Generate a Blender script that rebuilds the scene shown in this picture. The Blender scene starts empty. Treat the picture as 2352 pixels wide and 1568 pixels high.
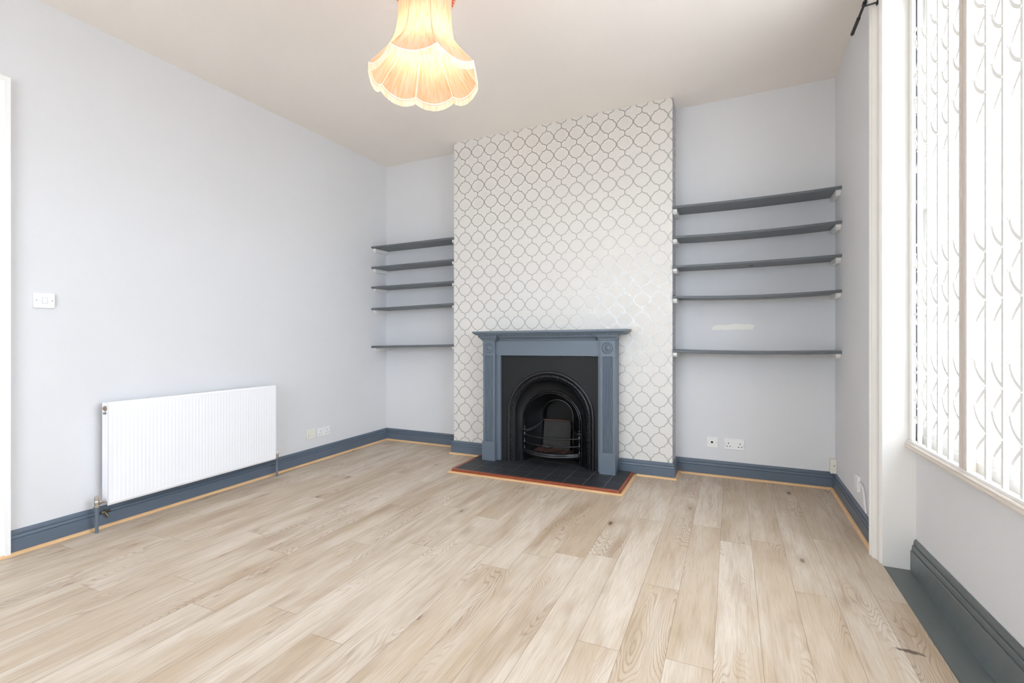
import bpy, bmesh, math, random
from mathutils import Vector, Matrix

random.seed(7)
PI = math.pi
S = bpy.context.scene
C = S.collection

# ------------------------------------------------------------------ dimensions (metres)
XL, XR, YB, YC, YF = -3.315, 0.675, 4.137, 3.91, -1.30     # left wall, right wall, back wall, chimney face, front wall
CHL, CHR = -2.355, -0.415                                    # chimney breast sides
def ceil_z(x): return 2.862 + 0.0213 * (x - XL)              # the old ceiling rises a little to the right
TOP = 3.15

# ------------------------------------------------------------------ node helpers
class V:
    """a scalar socket with arithmetic"""
    def __init__(s, nt, sock): s.nt, s.s = nt, sock
    def _m(s, op, *a, clamp=False):
        n = s.nt.nodes.new('ShaderNodeMath'); n.operation = op; n.use_clamp = clamp
        for i, x in enumerate((s,) + a):
            if isinstance(x, V): s.nt.links.new(x.s, n.inputs[i])
            else: n.inputs[i].default_value = x
        return V(s.nt, n.outputs[0])
    def __add__(s, o): return s._m('ADD', o)
    __radd__ = __add__
    def __sub__(s, o): return s._m('SUBTRACT', o)
    def __mul__(s, o): return s._m('MULTIPLY', o)
    __rmul__ = __mul__
    def __truediv__(s, o): return s._m('DIVIDE', o)
    def abs(s): return s._m('ABSOLUTE')
    def floor(s): return s._m('FLOOR')
    def frac(s): return s._m('FRACT')
    def pp(s, o): return s._m('PINGPONG', o)
    def min(s, o): return s._m('MINIMUM', o)
    def max(s, o): return s._m('MAXIMUM', o)
    def pow(s, o): return s._m('POWER', o)
    def sqrt(s): return s._m('SQRT')
    def clamp(s): return s._m('ADD', 0.0, clamp=True)
    def less(s, o): return s._m('LESS_THAN', o)
    def gt(s, o): return s._m('GREATER_THAN', o)
    def atan2(s, o): return s._m('ARCTAN2', o)
    def smooth(s, a, b):
        n = s.nt.nodes.new('ShaderNodeMapRange'); n.interpolation_type = 'SMOOTHSTEP'
        s.nt.links.new(s.s, n.inputs[0]); n.inputs[1].default_value = a; n.inputs[2].default_value = b
        return V(s.nt, n.outputs[0])

class Mat:
    def __init__(s, name, color=(.8,.8,.8), rough=.5, metal=0., spec=.5):
        s.m = bpy.data.materials.new(name); s.m.use_nodes = True
        s.nt = s.m.node_tree; s.b = s.nt.nodes['Principled BSDF']
        s.b.inputs['Base Color'].default_value = (*color, 1)
        s.b.inputs['Roughness'].default_value = rough
        s.b.inputs['Metallic'].default_value = metal
        s.b.inputs['Specular IOR Level'].default_value = spec
    def obj(s):
        n = s.nt.nodes.new('ShaderNodeNewGeometry'); return n.outputs['Position']
    def local(s):
        n = s.nt.nodes.new('ShaderNodeTexCoord'); return n.outputs['Object']
    def xyz(s, vec):
        n = s.nt.nodes.new('ShaderNodeSeparateXYZ'); s.nt.links.new(vec, n.inputs[0])
        return [V(s.nt, o) for o in n.outputs]
    def vec(s, x, y, z):
        n = s.nt.nodes.new('ShaderNodeCombineXYZ')
        for i, a in enumerate((x, y, z)):
            if isinstance(a, V): s.nt.links.new(a.s, n.inputs[i])
            else: n.inputs[i].default_value = a
        return n.outputs[0]
    def noise(s, vec, scale=1., detail=2., rough=.5, dist=0.):
        n = s.nt.nodes.new('ShaderNodeTexNoise'); s.nt.links.new(vec, n.inputs['Vector'])
        n.inputs['Scale'].default_value = scale; n.inputs['Detail'].default_value = detail
        n.inputs['Roughness'].default_value = rough; n.inputs['Distortion'].default_value = dist
        return V(s.nt, n.outputs[0])
    def vor(s, vec, scale=1., rnd=1.):
        n = s.nt.nodes.new('ShaderNodeTexVoronoi'); s.nt.links.new(vec, n.inputs['Vector'])
        n.inputs['Scale'].default_value = scale; n.inputs['Randomness'].default_value = rnd
        return V(s.nt, n.outputs['Distance']), n.outputs['Color']
    def white(s, vec):
        n = s.nt.nodes.new('ShaderNodeTexWhiteNoise'); s.nt.links.new(vec, n.inputs['Vector'])
        return V(s.nt, n.outputs['Value'])
    def mix(s, f, a, b):
        n = s.nt.nodes.new('ShaderNodeMix'); n.data_type = 'RGBA'
        if isinstance(f, V): s.nt.links.new(f.s, n.inputs[0])
        else: n.inputs[0].default_value = f
        for i, c in ((6, a), (7, b)):
            if isinstance(c, tuple): n.inputs[i].default_value = (*c, 1)
            else: s.nt.links.new(c, n.inputs[i])
        return n.outputs[2]
    def set(s, name, x):
        s.nt.links.new(x.s if isinstance(x, V) else x, s.b.inputs[name])
    def bump(s, h, strength=.2, dist=.01):
        n = s.nt.nodes.new('ShaderNodeBump'); n.inputs['Strength'].default_value = strength
        n.inputs['Distance'].default_value = dist
        s.nt.links.new(h.s, n.inputs['Height']); s.nt.links.new(n.outputs[0], s.b.inputs['Normal'])

def lin(r, g, b):
    f = lambda c: (c/255/12.92) if c/255 <= .04045 else ((c/255+.055)/1.055)**2.4
    return (f(r), f(g), f(b))

# ------------------------------------------------------------------ materials
def painted(name, col, rough=.5, var=.04, bump=.05, scale=60, spec=.5):
    m = Mat(name, col, rough, spec=spec)
    p = m.obj()
    n = m.noise(p, 3.0, 3)
    a = tuple(c*(1-var) for c in col); b = tuple(min(1, c*(1+var)) for c in col)
    m.set('Base Color', m.mix(n, a, b))
    if bump: m.bump(m.noise(p, scale, 2), bump, .004)
    return m.m

WALL = lin(217, 217, 218)
M = {}
M['wall'] = painted('lavender_grey_emulsion', WALL, .75, .015, .10, 90, .25)
M['ceiling'] = painted('white_ceiling_paint', lin(240, 234, 227), .85, .015, .10, 70, .2)
M['white'] = painted('white_gloss_paint', lin(238, 237, 234), .35, .012, .05, 25)
M['white_casing'] = painted('off_white_casing_paint', lin(232, 229, 223), .35, .012, .05, 25)
M['white_grille'] = painted('white_powder_coat', lin(236, 235, 231), .4, .01, .0)
M['cream'] = painted('cream_gloss_paint', lin(214, 204, 193), .4, .02, .05, 25)
M['tan'] = painted('yellowed_seal', lin(196, 178, 132), .5, .05, 0)
M['rad_white'] = painted('white_radiator_enamel', lin(240, 240, 242), .3, .005, .0)
M['plastic'] = painted('white_plastic', lin(232, 232, 230), .35, .005, .0)
M['cream_plastic'] = painted('cream_plastic', lin(226, 224, 212), .4, .01, .0)
M['grey'] = painted('slate_grey_satin_paint', lin(96, 101, 105), .36, .06, .05, 40)
M['grey_trim'] = painted('slate_grey_skirting_paint', lin(90, 102, 116), .38, .06, .05, 40)
M['grey_strip'] = painted('slate_grey_floor_paint', lin(96, 103, 104), .36, .08, .08, 30)
M['grey_surround'] = painted('slate_grey_mantel_paint', lin(98, 109, 120), .4, .05, .04, 40)
M['iron'] = painted('black_cast_iron', (.006, .006, .0070), .36, .3, .12, 80)
M['iron_plate'] = painted('black_iron_plate', (.010, .010, .010), .5, .15, .10, 40, .3)
M['black_metal'] = painted('black_curtain_rail_metal', (.012, .011, .012), .45, .1, 0)
M['dark'] = painted('dark_hole', (.01, .01, .01), .8, .1, 0)
M['soot'] = painted('sooty_firebrick', (.010, .009, .008), .9, .35, .3, 40)
M['chrome'] = Mat('chrome_valve', (.62, .6, .57), .22, 1.).m
M['brass'] = Mat('dull_brass', (.20, .165, .12), .4, 1.).m
M['copper'] = Mat('copper_plug', (.42, .30, .22), .35, 1.).m
M['dark_lining'] = painted('dark_grey_lining', lin(74, 76, 84), .6, .2, 0)  # dark colour for the shade in the slot beside the jamb
M['filler'] = painted('cream_filler_patch', lin(236, 234, 226), .8, .03, .1, 50)
M['cable'] = painted('white_cable', lin(226, 220, 220), .5, .01, 0)
M['screw'] = painted('grey_screw', lin(150, 150, 150), .4, .05, 0)
M['dark_lining_lite'] = painted('grey_switch_gap', lin(205, 205, 206), .6, .05, 0)

def fireback():
    m = Mat('rusty_iron_fireback', (.05, .045, .04), .8)
    p = m.obj(); n = m.noise(p, 14, 4, .65); z = m.xyz(p)[2]
    m.set('Base Color', m.mix(n.smooth(.52, .80), (.022, .021, .019), (.055, .034, .020)))
    m.bump(m.noise(p, 60, 3), .3, .004); return m.m
M['fireback'] = fireback()
M['rust'] = painted('rusted_grate_bar', lin(84, 50, 38), .85, .45, .2, 90)

def terracotta():
    m = Mat('red_brown_tile_edge', lin(150, 72, 38), .35)
    p = m.obj(); n = m.noise(p, 25, 3)
    m.set('Base Color', m.mix(n, lin(116, 50, 26), lin(158, 76, 40))); return m.m
M['terracotta'] = terracotta()

def slate():
    m = Mat('black_slate_tile', (.02, .021, .024), .45)
    p = m.obj(); x, y, z = m.xyz(p)
    fx = ((x+2.037)/.151).frac(); fy = ((y-3.400)/.151).frac()
    ex = ((fx-.5).abs()*-1.+.5)*.151; ey = ((fy-.5).abs()*-1.+.5)*.151
    wob = (m.noise(p, 30, 2)-.5)*.002
    g = (ex.min(ey)+wob).smooth(.0022, .0008)
    n = m.noise(p, 40, 4, .6)
    base = m.mix(n, (.013, .014, .017), (.034, .036, .043))
    m.set('Base Color', m.mix(g*.8, base, lin(128, 120, 106)))
    m.set('Roughness', n*.25+.35)
    m.bump((g*-1.+1.)+n*.15, .4, .002); return m.m
M['slate'] = slate()

def beading():
    m = Mat('oak_veneer_beading', lin(205, 160, 112), .45)
    p = m.obj(); n = m.noise(p, 9, 4)
    m.set('Base Color', m.mix(n, lin(206, 162, 114), lin(230, 194, 148))); return m.m
M['bead'] = beading()

def wallpaper():
    m = Mat('trellis_wallpaper', lin(222, 220, 215), .55, spec=.4)
    p = m.obj(); x, y, z = m.xyz(p)
    P, Q = .1327, .1566
    a, b = P/2, Q/2
    u = (x+2.2366).pp(a)                         # 0 at the centre of a round cell, a between two of them
    v = (z-2.766-(x+2.2366)*.0155+Q*40.).pp(b)
    pts = [(.952, 0), (.945, .10), (.905, .21), (.81, .315), (.655, .405), (.60, .50), (.575, .585), (.36, .615), (.17, .69), (.04, .79), (0, .86), (0, 1.0)]
    pts = [(px*a, py*b) for px, py in pts]
    d = None
    for (ax, ay), (bx, by) in zip(pts, pts[1:]):
        dx, dy = bx-ax, by-ay; L = dx*dx+dy*dy
        t = ((u-ax)*(dx/L)+(v-ay)*(dy/L)).clamp()
        ex = u-ax-t*dx; ey = v-ay-t*dy
        q = ex*ex+ey*ey
        d = q if d is None else d.min(q)
    d = d.sqrt()
    line = d.smooth(.0046, .0028)
    n = m.noise(p, 120, 3); big = m.noise(p, 1.6, 2)
    # paper joins every roll width
    seam = ((((x+1.29)/.53).frac()-.5).abs()*-1.+.5).smooth(.0028, .0010)
    paper = m.mix(n, lin(214, 210, 203), lin(221, 218, 212))
    paper = m.mix(big.smooth(.55, .8)*.25, paper, lin(222, 214, 200))
    paper = m.mix(seam*.25, paper, lin(170, 165, 158))
    m.set('Base Color', m.mix(line, paper, lin(173, 172, 168)))
    m.set('Metallic', line*.55)
    m.set('Roughness', line*-.16+.52)
    m.bump(line*.6+n*.12, .10, .001)
    return m.m
M['paper'] = wallpaper()

def torn():
    m = Mat('torn_grey_paper_edge', lin(170, 168, 172), .8)
    p = m.obj(); x, y, z = m.xyz(p)
    n = m.noise(m.vec(x*6., y*22., z*7.), 4, 4, .7)
    m.set('Base Color', m.mix(n.smooth(.42, .6), lin(205, 203, 208), lin(140, 138, 142))); return m.m
M['torn'] = torn()

def laminate():
    m = Mat('washed_oak_laminate', (.6, .5, .4), .4, spec=.4)
    p = m.obj(); x, y, z = m.xyz(p)
    W, L = .1525, 1.285
    xi = (x+.057)/W
    i = xi.floor(); fx = xi.frac()
    off = m.white(m.vec(i, 3.7, 0.))
    yi = y/L+off*7.
    j = yi.floor(); fy = yi.frac()
    r = m.white(m.vec(i, j, 1.3)); r2 = m.white(m.vec(i, j, 9.1))
    # grain field shifted per board
    gx = x+r*13.; gy = y+r2*37.
    broad = m.noise(m.vec(gx*7., gy*1.1, r*5.), 1.0, 4, .58, .6)
    streak = m.noise(m.vec(gx*46., gy*2.0, r2*9.), 1.0, 3, .6, .3)
    fine = m.noise(m.vec(gx*260., gy*7., 0.), 1.0, 2, .6)
    # cathedral figure : rings of a warped field
    warp = m.noise(m.vec(gx*5.5, gy*1.0, r*3.), 1.0, 2, .5)
    rings = (warp*46.+fine*.35).frac().pp(.5)*2.
    rings = rings.smooth(.50, .06)
    zone = m.noise(m.vec(gx*4., gy*1.4, 4.4), 1.0, 1).smooth(.50, .66)
    # knots
    kd, kc = m.vor(m.vec(gx*6.2, gy*2.3, 0.), 1.0, 1.0)
    kn = m.noise(m.vec(gx*40., gy*14., 0.), 1.0, 3, .6)
    knot = (kd+(kn-.5)*.10).smooth(.095, .035)
    halo = (kd+(kn-.5)*.16).smooth(.30, .05)
    light, mid, dark = lin(209, 196, 179), lin(189, 170, 146), lin(158, 131, 102)
    smudge = m.noise(m.vec(gx*9., gy*1.5, r*7.), 1.0, 3, .55, .4)
    c = m.mix((broad+(r-.5)*.16).smooth(.30, .68), light, mid)
    c = m.mix(smudge.smooth(.50, .74)*.50, c, lin(150, 124, 97))
    c = m.mix(smudge.smooth(.47, .30)*.35, c, lin(220, 209, 194))
    c = m.mix(streak.smooth(.50, .78)*.45, c, dark)
    c = m.mix(rings*zone*.50, c, lin(140, 112, 86))
    c = m.mix(fine.smooth(.42, .72)*.34, c, lin(152, 128, 104))
    c = m.mix(halo*.40, c, lin(150, 122, 94))
    c = m.mix(knot*.85, c, lin(88, 64, 44))
    # one long bark-edged knot near the window bay
    qx = x-.572; qy = y-2.137
    kx = (qx*.99-qy*.10)/.050; ky = (qy*.99+qx*.10)/.012
    kk = (kx*kx+ky*ky).sqrt()+(m.noise(p, 70, 4, .7)-.5)*1.6
    c = m.mix(kk.smooth(1.15, .55)*.85, c, lin(78, 58, 42))
    sx = (((fx-.5).abs()*-1.)+.5)*W; sy = (((fy-.5).abs()*-1.)+.5)*L
    seam = sx.smooth(.0014, .0005).max(sy.smooth(.0016, .0006))
    c = m.mix(seam*.62, c, lin(120, 98, 78))
    m.set('Base Color', c)
    m.set('Roughness', fine*.14+.36)
    m.bump((seam*-1.+1.)+fine*.05, .18, .001)
    return m.m
M['floor'] = laminate()

def fabric(name, col, tcol, strength=.6, pleat=90):
    m = bpy.data.materials.new(name); m.use_nodes = True
    nt = m.node_tree; nt.nodes.clear()
    out = nt.nodes.new('ShaderNodeOutputMaterial')
    d = nt.nodes.new('ShaderNodeBsdfDiffuse'); t = nt.nodes.new('ShaderNodeBsdfTranslucent')
    mx = nt.nodes.new('ShaderNodeMixShader'); mx.inputs[0].default_value = strength
    tc = nt.nodes.new('ShaderNodeTexCoord'); sp = nt.nodes.new('ShaderNodeSeparateXYZ')
    nt.links.new(tc.outputs['Object'], sp.inputs[0])
    X, Y, Z = [V(nt, o) for o in sp.outputs]
    ang = Y.atan2(X)
    cb = nt.nodes.new('ShaderNodeCombineXYZ'); nt.links.new((ang*9.).s, cb.inputs[0]); nt.links.new((Z*6.).s, cb.inputs[1])
    ns = nt.nodes.new('ShaderNodeTexNoise'); nt.links.new(cb.outputs[0], ns.inputs['Vector'])
    ns.inputs['Scale'].default_value = 2.2; ns.inputs['Detail'].default_value = 4; ns.inputs['Distortion'].default_value = .8
    for bs, cc in ((d, col), (t, tcol)):
        k = nt.nodes.new('ShaderNodeMix'); k.data_type = 'RGBA'
        nt.links.new(V(nt, ns.outputs[0]).smooth(.35, .7).s, k.inputs[0])
        k.inputs[6].default_value = (*cc, 1); k.inputs[7].default_value = (cc[0]*.94, cc[1]*.80, cc[2]*.62, 1)
        nt.links.new(k.outputs[2], bs.inputs['Color'])
    bp = nt.nodes.new('ShaderNodeBump'); bp.inputs['Strength'].default_value = .35; bp.inputs['Distance'].default_value = .004
    nt.links.new(ns.outputs[0], bp.inputs['Height'])
    nt.links.new(bp.outputs[0], d.inputs['Normal'])
    nt.links.new(d.outputs[0], mx.inputs[1]); nt.links.new(t.outputs[0], mx.inputs[2]); nt.links.new(mx.outputs[0], out.inputs[0])
    return m
M['shade'] = fabric('peach_silk_shade', lin(246, 206, 186), lin(248, 200, 166), .42)
M['fringe'] = fabric('cream_fringe', lin(250, 232, 222), lin(250, 228, 205), .4)
M['collar'] = fabric('rose_collar', lin(236, 178, 160), lin(235, 170, 145), .4)
M['piping'] = painted('ivory_piping', lin(250, 240, 222), .7, .01, 0)
def emis(name, col, s):
    m = bpy.data.materials.new(name); m.use_nodes = True; nt = m.node_tree; nt.nodes.clear()
    o = nt.nodes.new('ShaderNodeOutputMaterial'); e = nt.nodes.new('ShaderNodeEmission')
    e.inputs[0].default_value = (*col, 1); e.inputs[1].default_value = s; nt.links.new(e.outputs[0], o.inputs[0]); return m
M['bulb'] = emis('lit_bulb', (1., .84, .60), 6.)
def glass():
    m = bpy.data.materials.new('window_glass'); m.use_nodes = True; nt = m.node_tree; nt.nodes.clear()
    o = nt.nodes.new('ShaderNodeOutputMaterial'); t = nt.nodes.new('ShaderNodeBsdfTransparent')
    g = nt.nodes.new('ShaderNodeBsdfGlossy'); g.inputs['Roughness'].default_value = .02
    gm = nt.nodes.new('ShaderNodeNewGeometry'); dt = nt.nodes.new('ShaderNodeVectorMath'); dt.operation = 'DOT_PRODUCT'
    nt.links.new(gm.outputs['Normal'], dt.inputs[0]); nt.links.new(gm.outputs['Incoming'], dt.inputs[1])
    f = ((V(nt, dt.outputs['Value']).abs()*-1.+1.).pow(5.)*.5+.03)
    mx = nt.nodes.new('ShaderNodeMixShader')
    nt.links.new(f.s, mx.inputs[0]); nt.links.new(t.outputs[0], mx.inputs[1]); nt.links.new(g.outputs[0], mx.inputs[2])
    t.inputs[0].default_value = (.96, .97, .97, 1)
    nt.links.new(mx.outputs[0], o.inputs[0]); return m
M['glass'] = glass()

# ------------------------------------------------------------------ mesh helpers
def bm_new(): return bmesh.new()
def box(bm, x0, x1, y0, y1, z0, z1, f=None, mi=0):
    co = [(x, y, z) for x in (x0, x1) for y in (y0, y1) for z in (z0, z1)]
    vs = [bm.verts.new(f(*c) if f else c) for c in co]
    for q in ((0,1,3,2),(4,6,7,5),(0,4,5,1),(2,3,7,6),(0,2,6,4),(1,5,7,3)):
        bm.faces.new([vs[i] for i in q]).material_index = mi
    return vs
def prism(bm, poly, fn, a, b):
    """poly of (p,q); fn(p,q,t) -> xyz ; between t=a and t=b"""
    r0 = [bm.verts.new(fn(p, q, a)) for p, q in poly]; r1 = [bm.verts.new(fn(p, q, b)) for p, q in poly]
    n = len(poly)
    bm.faces.new(r0); bm.faces.new(r1[::-1])
    for i in range(n): bm.faces.new((r0[i], r1[i], r1[(i+1) % n], r0[(i+1) % n]))
def lathe(bm, prof, center=(0,0,0), axis='Z', n=24, caps=True):
    cx, cy, cz = center
    rings = []
    for r, h in prof:
        ring = []
        for k in range(n):
            a = 2*PI*k/n; c, s = r*math.cos(a), r*math.sin(a)
            if axis == 'Z': co = (cx+c, cy+s, cz+h)
            elif axis == 'Y': co = (cx+c, cy+h, cz+s)
            else: co = (cx+h, cy+c, cz+s)
            ring.append(bm.verts.new(co))
        rings.append(ring)
    for a, b in zip(rings, rings[1:]):
        for k in range(n): bm.faces.new((a[k], a[(k+1) % n], b[(k+1) % n], b[k]))
    if caps:
        bm.faces.new(rings[0]); bm.faces.new(rings[-1])
def tube(bm, pts, r, n=10, caps=True):
    pts = [Vector(p) for p in pts]; rings = []
    ts = [(pts[min(i+1, len(pts)-1)]-pts[max(i-1, 0)]).normalized() for i in range(len(pts))]
    up = min((Vector((0,0,1)), Vector((1,0,0)), Vector((0,1,0))), key=lambda ax: max(abs(t.dot(ax)) for t in ts))
    for i, p in enumerate(pts):
        t = (pts[min(i+1, len(pts)-1)]-pts[max(i-1, 0)]).normalized()
        a = t.cross(up).normalized(); b = t.cross(a).normalized()
        rr = r[i] if isinstance(r, (list, tuple)) else r
        rings.append([bm.verts.new(p+a*math.cos(2*PI*k/n)*rr+b*math.sin(2*PI*k/n)*rr) for k in range(n)])
    for A, B in zip(rings, rings[1:]):
        for k in range(n): bm.faces.new((A[k], A[(k+1) % n], B[(k+1) % n], B[k]))
    if caps: bm.faces.new(rings[0]); bm.faces.new(rings[-1])
def sphere(bm, c, r, u=12, v=8, sc=(1,1,1)):
    mt = Matrix.Translation(c) @ Matrix.Diagonal((*[r*s for s in sc], 1))
    bmesh.ops.create_uvsphere(bm, u_segments=u, v_segments=v, radius=1, matrix=mt)
def bez(p0, p1, p2, n=10):
    p0, p1, p2 = Vector(p0), Vector(p1), Vector(p2)
    return [(1-t)**2*p0+2*t*(1-t)*p1+t*t*p2 for t in [k/n for k in range(n+1)]]

def obj(name, bm, mat, parent=None, loc=None, smooth=False, bevel=0, kind=None, label=None):
    bmesh.ops.remove_doubles(bm, verts=bm.verts, dist=1e-6)
    bmesh.ops.recalc_face_normals(bm, faces=bm.faces)
    base = Vector((0,0,0))
    if parent is not None:
        q = parent
        while q is not None: base += q.location; q = q.parent
    if loc is not None: base = Vector(loc)
    elif parent is not None: pass
    if base.length: bmesh.ops.translate(bm, verts=bm.verts, vec=-base)
    me = bpy.data.meshes.new(name); bm.to_mesh(me); bm.free()
    for mm in (mat if isinstance(mat, (list, tuple)) else [mat]): me.materials.append(mm)
    if smooth:
        for f in me.polygons: f.use_smooth = True
        try: me.set_sharp_from_angle(angle=math.radians(smooth if smooth > 1 else 35))
        except Exception: pass
    o = bpy.data.objects.new(name, me); C.objects.link(o)
    if parent is not None: o.parent = parent
    elif loc is not None: o.location = base
    if bevel:
        b = o.modifiers.new('bevel', 'BEVEL'); b.width = bevel; b.segments = 2; b.limit_method = 'ANGLE'
    if kind: o['kind'] = kind
    if label: o['label'] = label
    return o
def thing(name, label, cat, loc, group=None):
    o = bpy.data.objects.new(name, None); C.objects.link(o); o.location = loc; o.empty_display_size = .05
    o['label'] = label; o['category'] = cat
    if group: o['group'] = group
    return o
def struct(name, bm, mat, **k): return obj(name, bm, mat, kind='structure', **k)

# ------------------------------------------------------------------ room shell
bm = bm_new(); box(bm, XL-.2, .6635, YF-.2, YB+.12, -.12, 0); box(bm, .6635, XR+.2, 3.0, YB+.12, -.12, 0)
struct('floor', bm, M['floor'])
bm = bm_new()
prism(bm, [(XL-.2, ceil_z(XL-.2)), (1.2, ceil_z(1.2)), (1.2, TOP+.05), (XL-.2, TOP+.05)], lambda p, q, t: (p, t, q), YF-.2, YB+.12)
struct('ceiling', bm, M['ceiling'])
def wall_x(bm, x0, x1, y0, y1, z0=0, z1=None):
    """block whose top follows the ceiling"""
    box(bm, x0, x1, y0, y1, 0, 1, lambda x, y, z: (x, y, z0 if z == 0 else (ceil_z(x) if z1 is None else z1)))
bm = bm_new()
wall_x(bm, XL-.12, XL, 1.135, YB+.12); wall_x(bm, XL-.12, XL, YF, .30); wall_x(bm, XL-.12, XL, .30, 1.135, 2.34)
struct('wall_left', bm, M['wall'])
bm = bm_new(); wall_x(bm, XL, XR+.33, YB, YB+.12)
wall_back = struct('wall_back', bm, M['wall'])
# smear of bare filler in the right alcove
bm = bm_new(); poly = []
rp = random.Random(4)
for k in range(13): poly.append((-.135+.30*k/12*.98, 1.178+.010*rp.random()-.008*(k in (0, 12)) + .004*k/12))
for k in range(12, -1, -1): poly.append((-.150+.292*k/12+.008*rp.random(), 1.138+.006*rp.random()+.004*k/12))
prism(bm, poly, lambda p, q, t: (p, t, q), YB-.0012, YB+.0005)
obj('bare_patch', bm, M['filler'], wall_back, label='pale unpainted smear of filler on the alcove wall')
# right wall : solid up to the window casing, then a panelled recess
BAY0, BAY1 = 2.89, .72
def xg(y): return .775+.0363*(2.89-y)          # grille plane, slightly splayed
bm = bm_new()
wall_x(bm, XR, XR+.165, 3.0035, YB); wall_x(bm, .803, XR+.165, BAY0+.004, 3.0035)
wall_x(bm, XR, XR+.33, YF, BAY1)
box(bm, XR, XR+.165, BAY1, BAY0+.004, 0, 1, lambda x, y, z: (x, y, 2.80 if z == 0 else ceil_z(x)))
struct('wall_right', bm, M['wall'])
bm = bm_new()
box(bm, 0, 1, BAY1, BAY0-.0005, -.05, .572, lambda x, y, z: (xg(y)+.021 if x == 0 else xg(y)+.075, y, z))
struct('wall_bay', bm, M['wall'])
# front wall behind the camera with a second window added to let in daylight
W2 = (-2.55, -.75, .70, 2.55)
bm = bm_new()
wall_x(bm, XL-.12, W2[0], YF-.12, YF); wall_x(bm, W2[1], XR+.33, YF-.12, YF)
wall_x(bm, W2[0], W2[1], YF-.12, YF, W2[3]); wall_x(bm, W2[0], W2[1], YF-.12, YF, 0, W2[2])
struct('wall_front', bm, M['wall'])
# chimney breast : a box with a fireplace hole
HX0, HX1, HZ = -1.79, -.955, .90
bm = bm_new()
def ct(x, y, z): return (x, y, ceil_z(x) if z == 9 else z)
def quad(a, b, c, d, mi): 
    bm.faces.new([bm.verts.new(ct(*v)) for v in (a, b, c, d)]).material_index = mi
Y0 = YC
quad((CHL, Y0, 0), (HX0, Y0, 0), (HX0, Y0, 9), (CHL, Y0, 9), 0)
quad((HX1, Y0, 0), (CHR, Y0, 0), (CHR, Y0, 9), (HX1, Y0, 9), 0)
quad((HX0, Y0, HZ), (HX1, Y0, HZ), (HX1, Y0, 9), (HX0, Y0, 9), 0)
quad((CHL, Y0, 0), (CHL, YB-.0005, 0), (CHL, YB-.0005, 9), (CHL, Y0, 9), 2)
quad((CHR, Y0, 0), (CHR, YB-.0005, 0), (CHR, YB-.0005, 9), (CHR, Y0, 9), 1)
quad((HX0, Y0, 0), (HX0, YB-.0005, 0), (HX0, YB-.0005, HZ), (HX0, Y0, HZ), 3)
quad((HX1, Y0, 0), (HX1, YB-.0005, 0), (HX1, YB-.0005, HZ), (HX1, Y0, HZ), 3)
quad((HX0, Y0, HZ), (HX1, Y0, HZ), (HX1, YB-.0005, HZ), (HX0, YB-.0005, HZ), 3)
quad((HX0, YB-.0005, 0), (HX1, YB-.0005, 0), (HX1, YB-.0005, HZ), (HX0, YB-.0005, HZ), 3)
struct('wall_chimney', bm, [M['paper'], M['torn'], M['wall'], M['soot']])

# ------------------------------------------------------------------ skirting and beading
def sweep(path, prof, lean=None):
    """right-hand side of travel faces the room ; returns one bmesh per straight run, mitred"""
    P = [Vector(p) for p in path]; n = len(P)
    D = [(P[i+1]-P[i]).normalized() for i in range(n-1)]
    N = [Vector((d.y, -d.x)) for d in D]
    out = []
    def off(i, o):
        if i == 0: return P[0]+N[0]*o
        if i == n-1: return P[-1]+N[-1]*o
        m = (N[i-1]+N[i]); m /= (1+N[i-1].dot(N[i]))
        return P[i]+m*o
    for s in range(n-1):
        b = bm_new()
        r0 = [b.verts.new((*off(s, o), z)) for o, z in prof]; r1 = [b.verts.new((*off(s+1, o), z)) for o, z in prof]
        k = len(prof)
        b.faces.new(r0); b.faces.new(r1[::-1])
        for i in range(k): b.faces.new((r0[i], r1[i], r1[(i+1) % k], r0[(i+1) % k]))
        out.append(b)
    return out
SK = [(.0005, 0), (.0195, 0), (.0195, .079), (.0140, .0805), (.0140, .0835), (.0180, .0845), (.0165, .092), (.0140, .0965), (.0085, .098), (.0085, .1005), (.0125, .102), (.0115, .112), (.0070, .120), (.0005, .122)]
lp = [(XL, 1.196), (XL, YB), (CHL, YB), (CHL, YC), (-1.9625, YC)]
rp_ = [(-.8185, YC), (CHR, YC), (CHR, YB), (XR, YB), (XR, 3.004)]
for nm, b in zip(('left', 'left_alcove', 'chimney_return_left', 'chimney_left'), sweep(lp, SK)): struct('baseboard_'+nm, b, M['grey_trim'])
for nm, b in zip(('chimney_right', 'chimney_return_right', 'right_alcove', 'right'), sweep(rp_, SK)): struct('baseboard_'+nm, b, M['grey_trim'])
R = .015
QB = [(.020, .0005)]+[(.020+R*math.cos(a), .0005+R*math.sin(a)) for a in [PI/2*k/5 for k in range(6)]]
QB = [(.0200, .0005), (.0200+R, .0005), (.0200+R*.95, .006), (.0200+R*.75, .011), (.0200+R*.4, .0145), (.0200, .0155)]
tn = 0
def bead(path, prof=QB):
    global tn
    for b in sweep(path, prof):
        tn += 1; struct('trim_%d' % tn, b, M['bead'])
HL, HR, HF = -2.057, -.702, 3.374
bead([(XL, 1.135), (XL, YB), (CHL, YB), (CHL, YC), (HL-.022, YC)])
bead([(HR+.022, YC), (CHR, YC), (CHR, YB), (XR, YB), (XR, 3.03)])
QH = [(.0005, .0005), (.021, .0005), (.021, .006), (.016, .0095), (.0005, .0105)]
bead([(HL, YC-.021), (HL, HF), (HR, HF), (HR, YC-.021)], QH)
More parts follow.
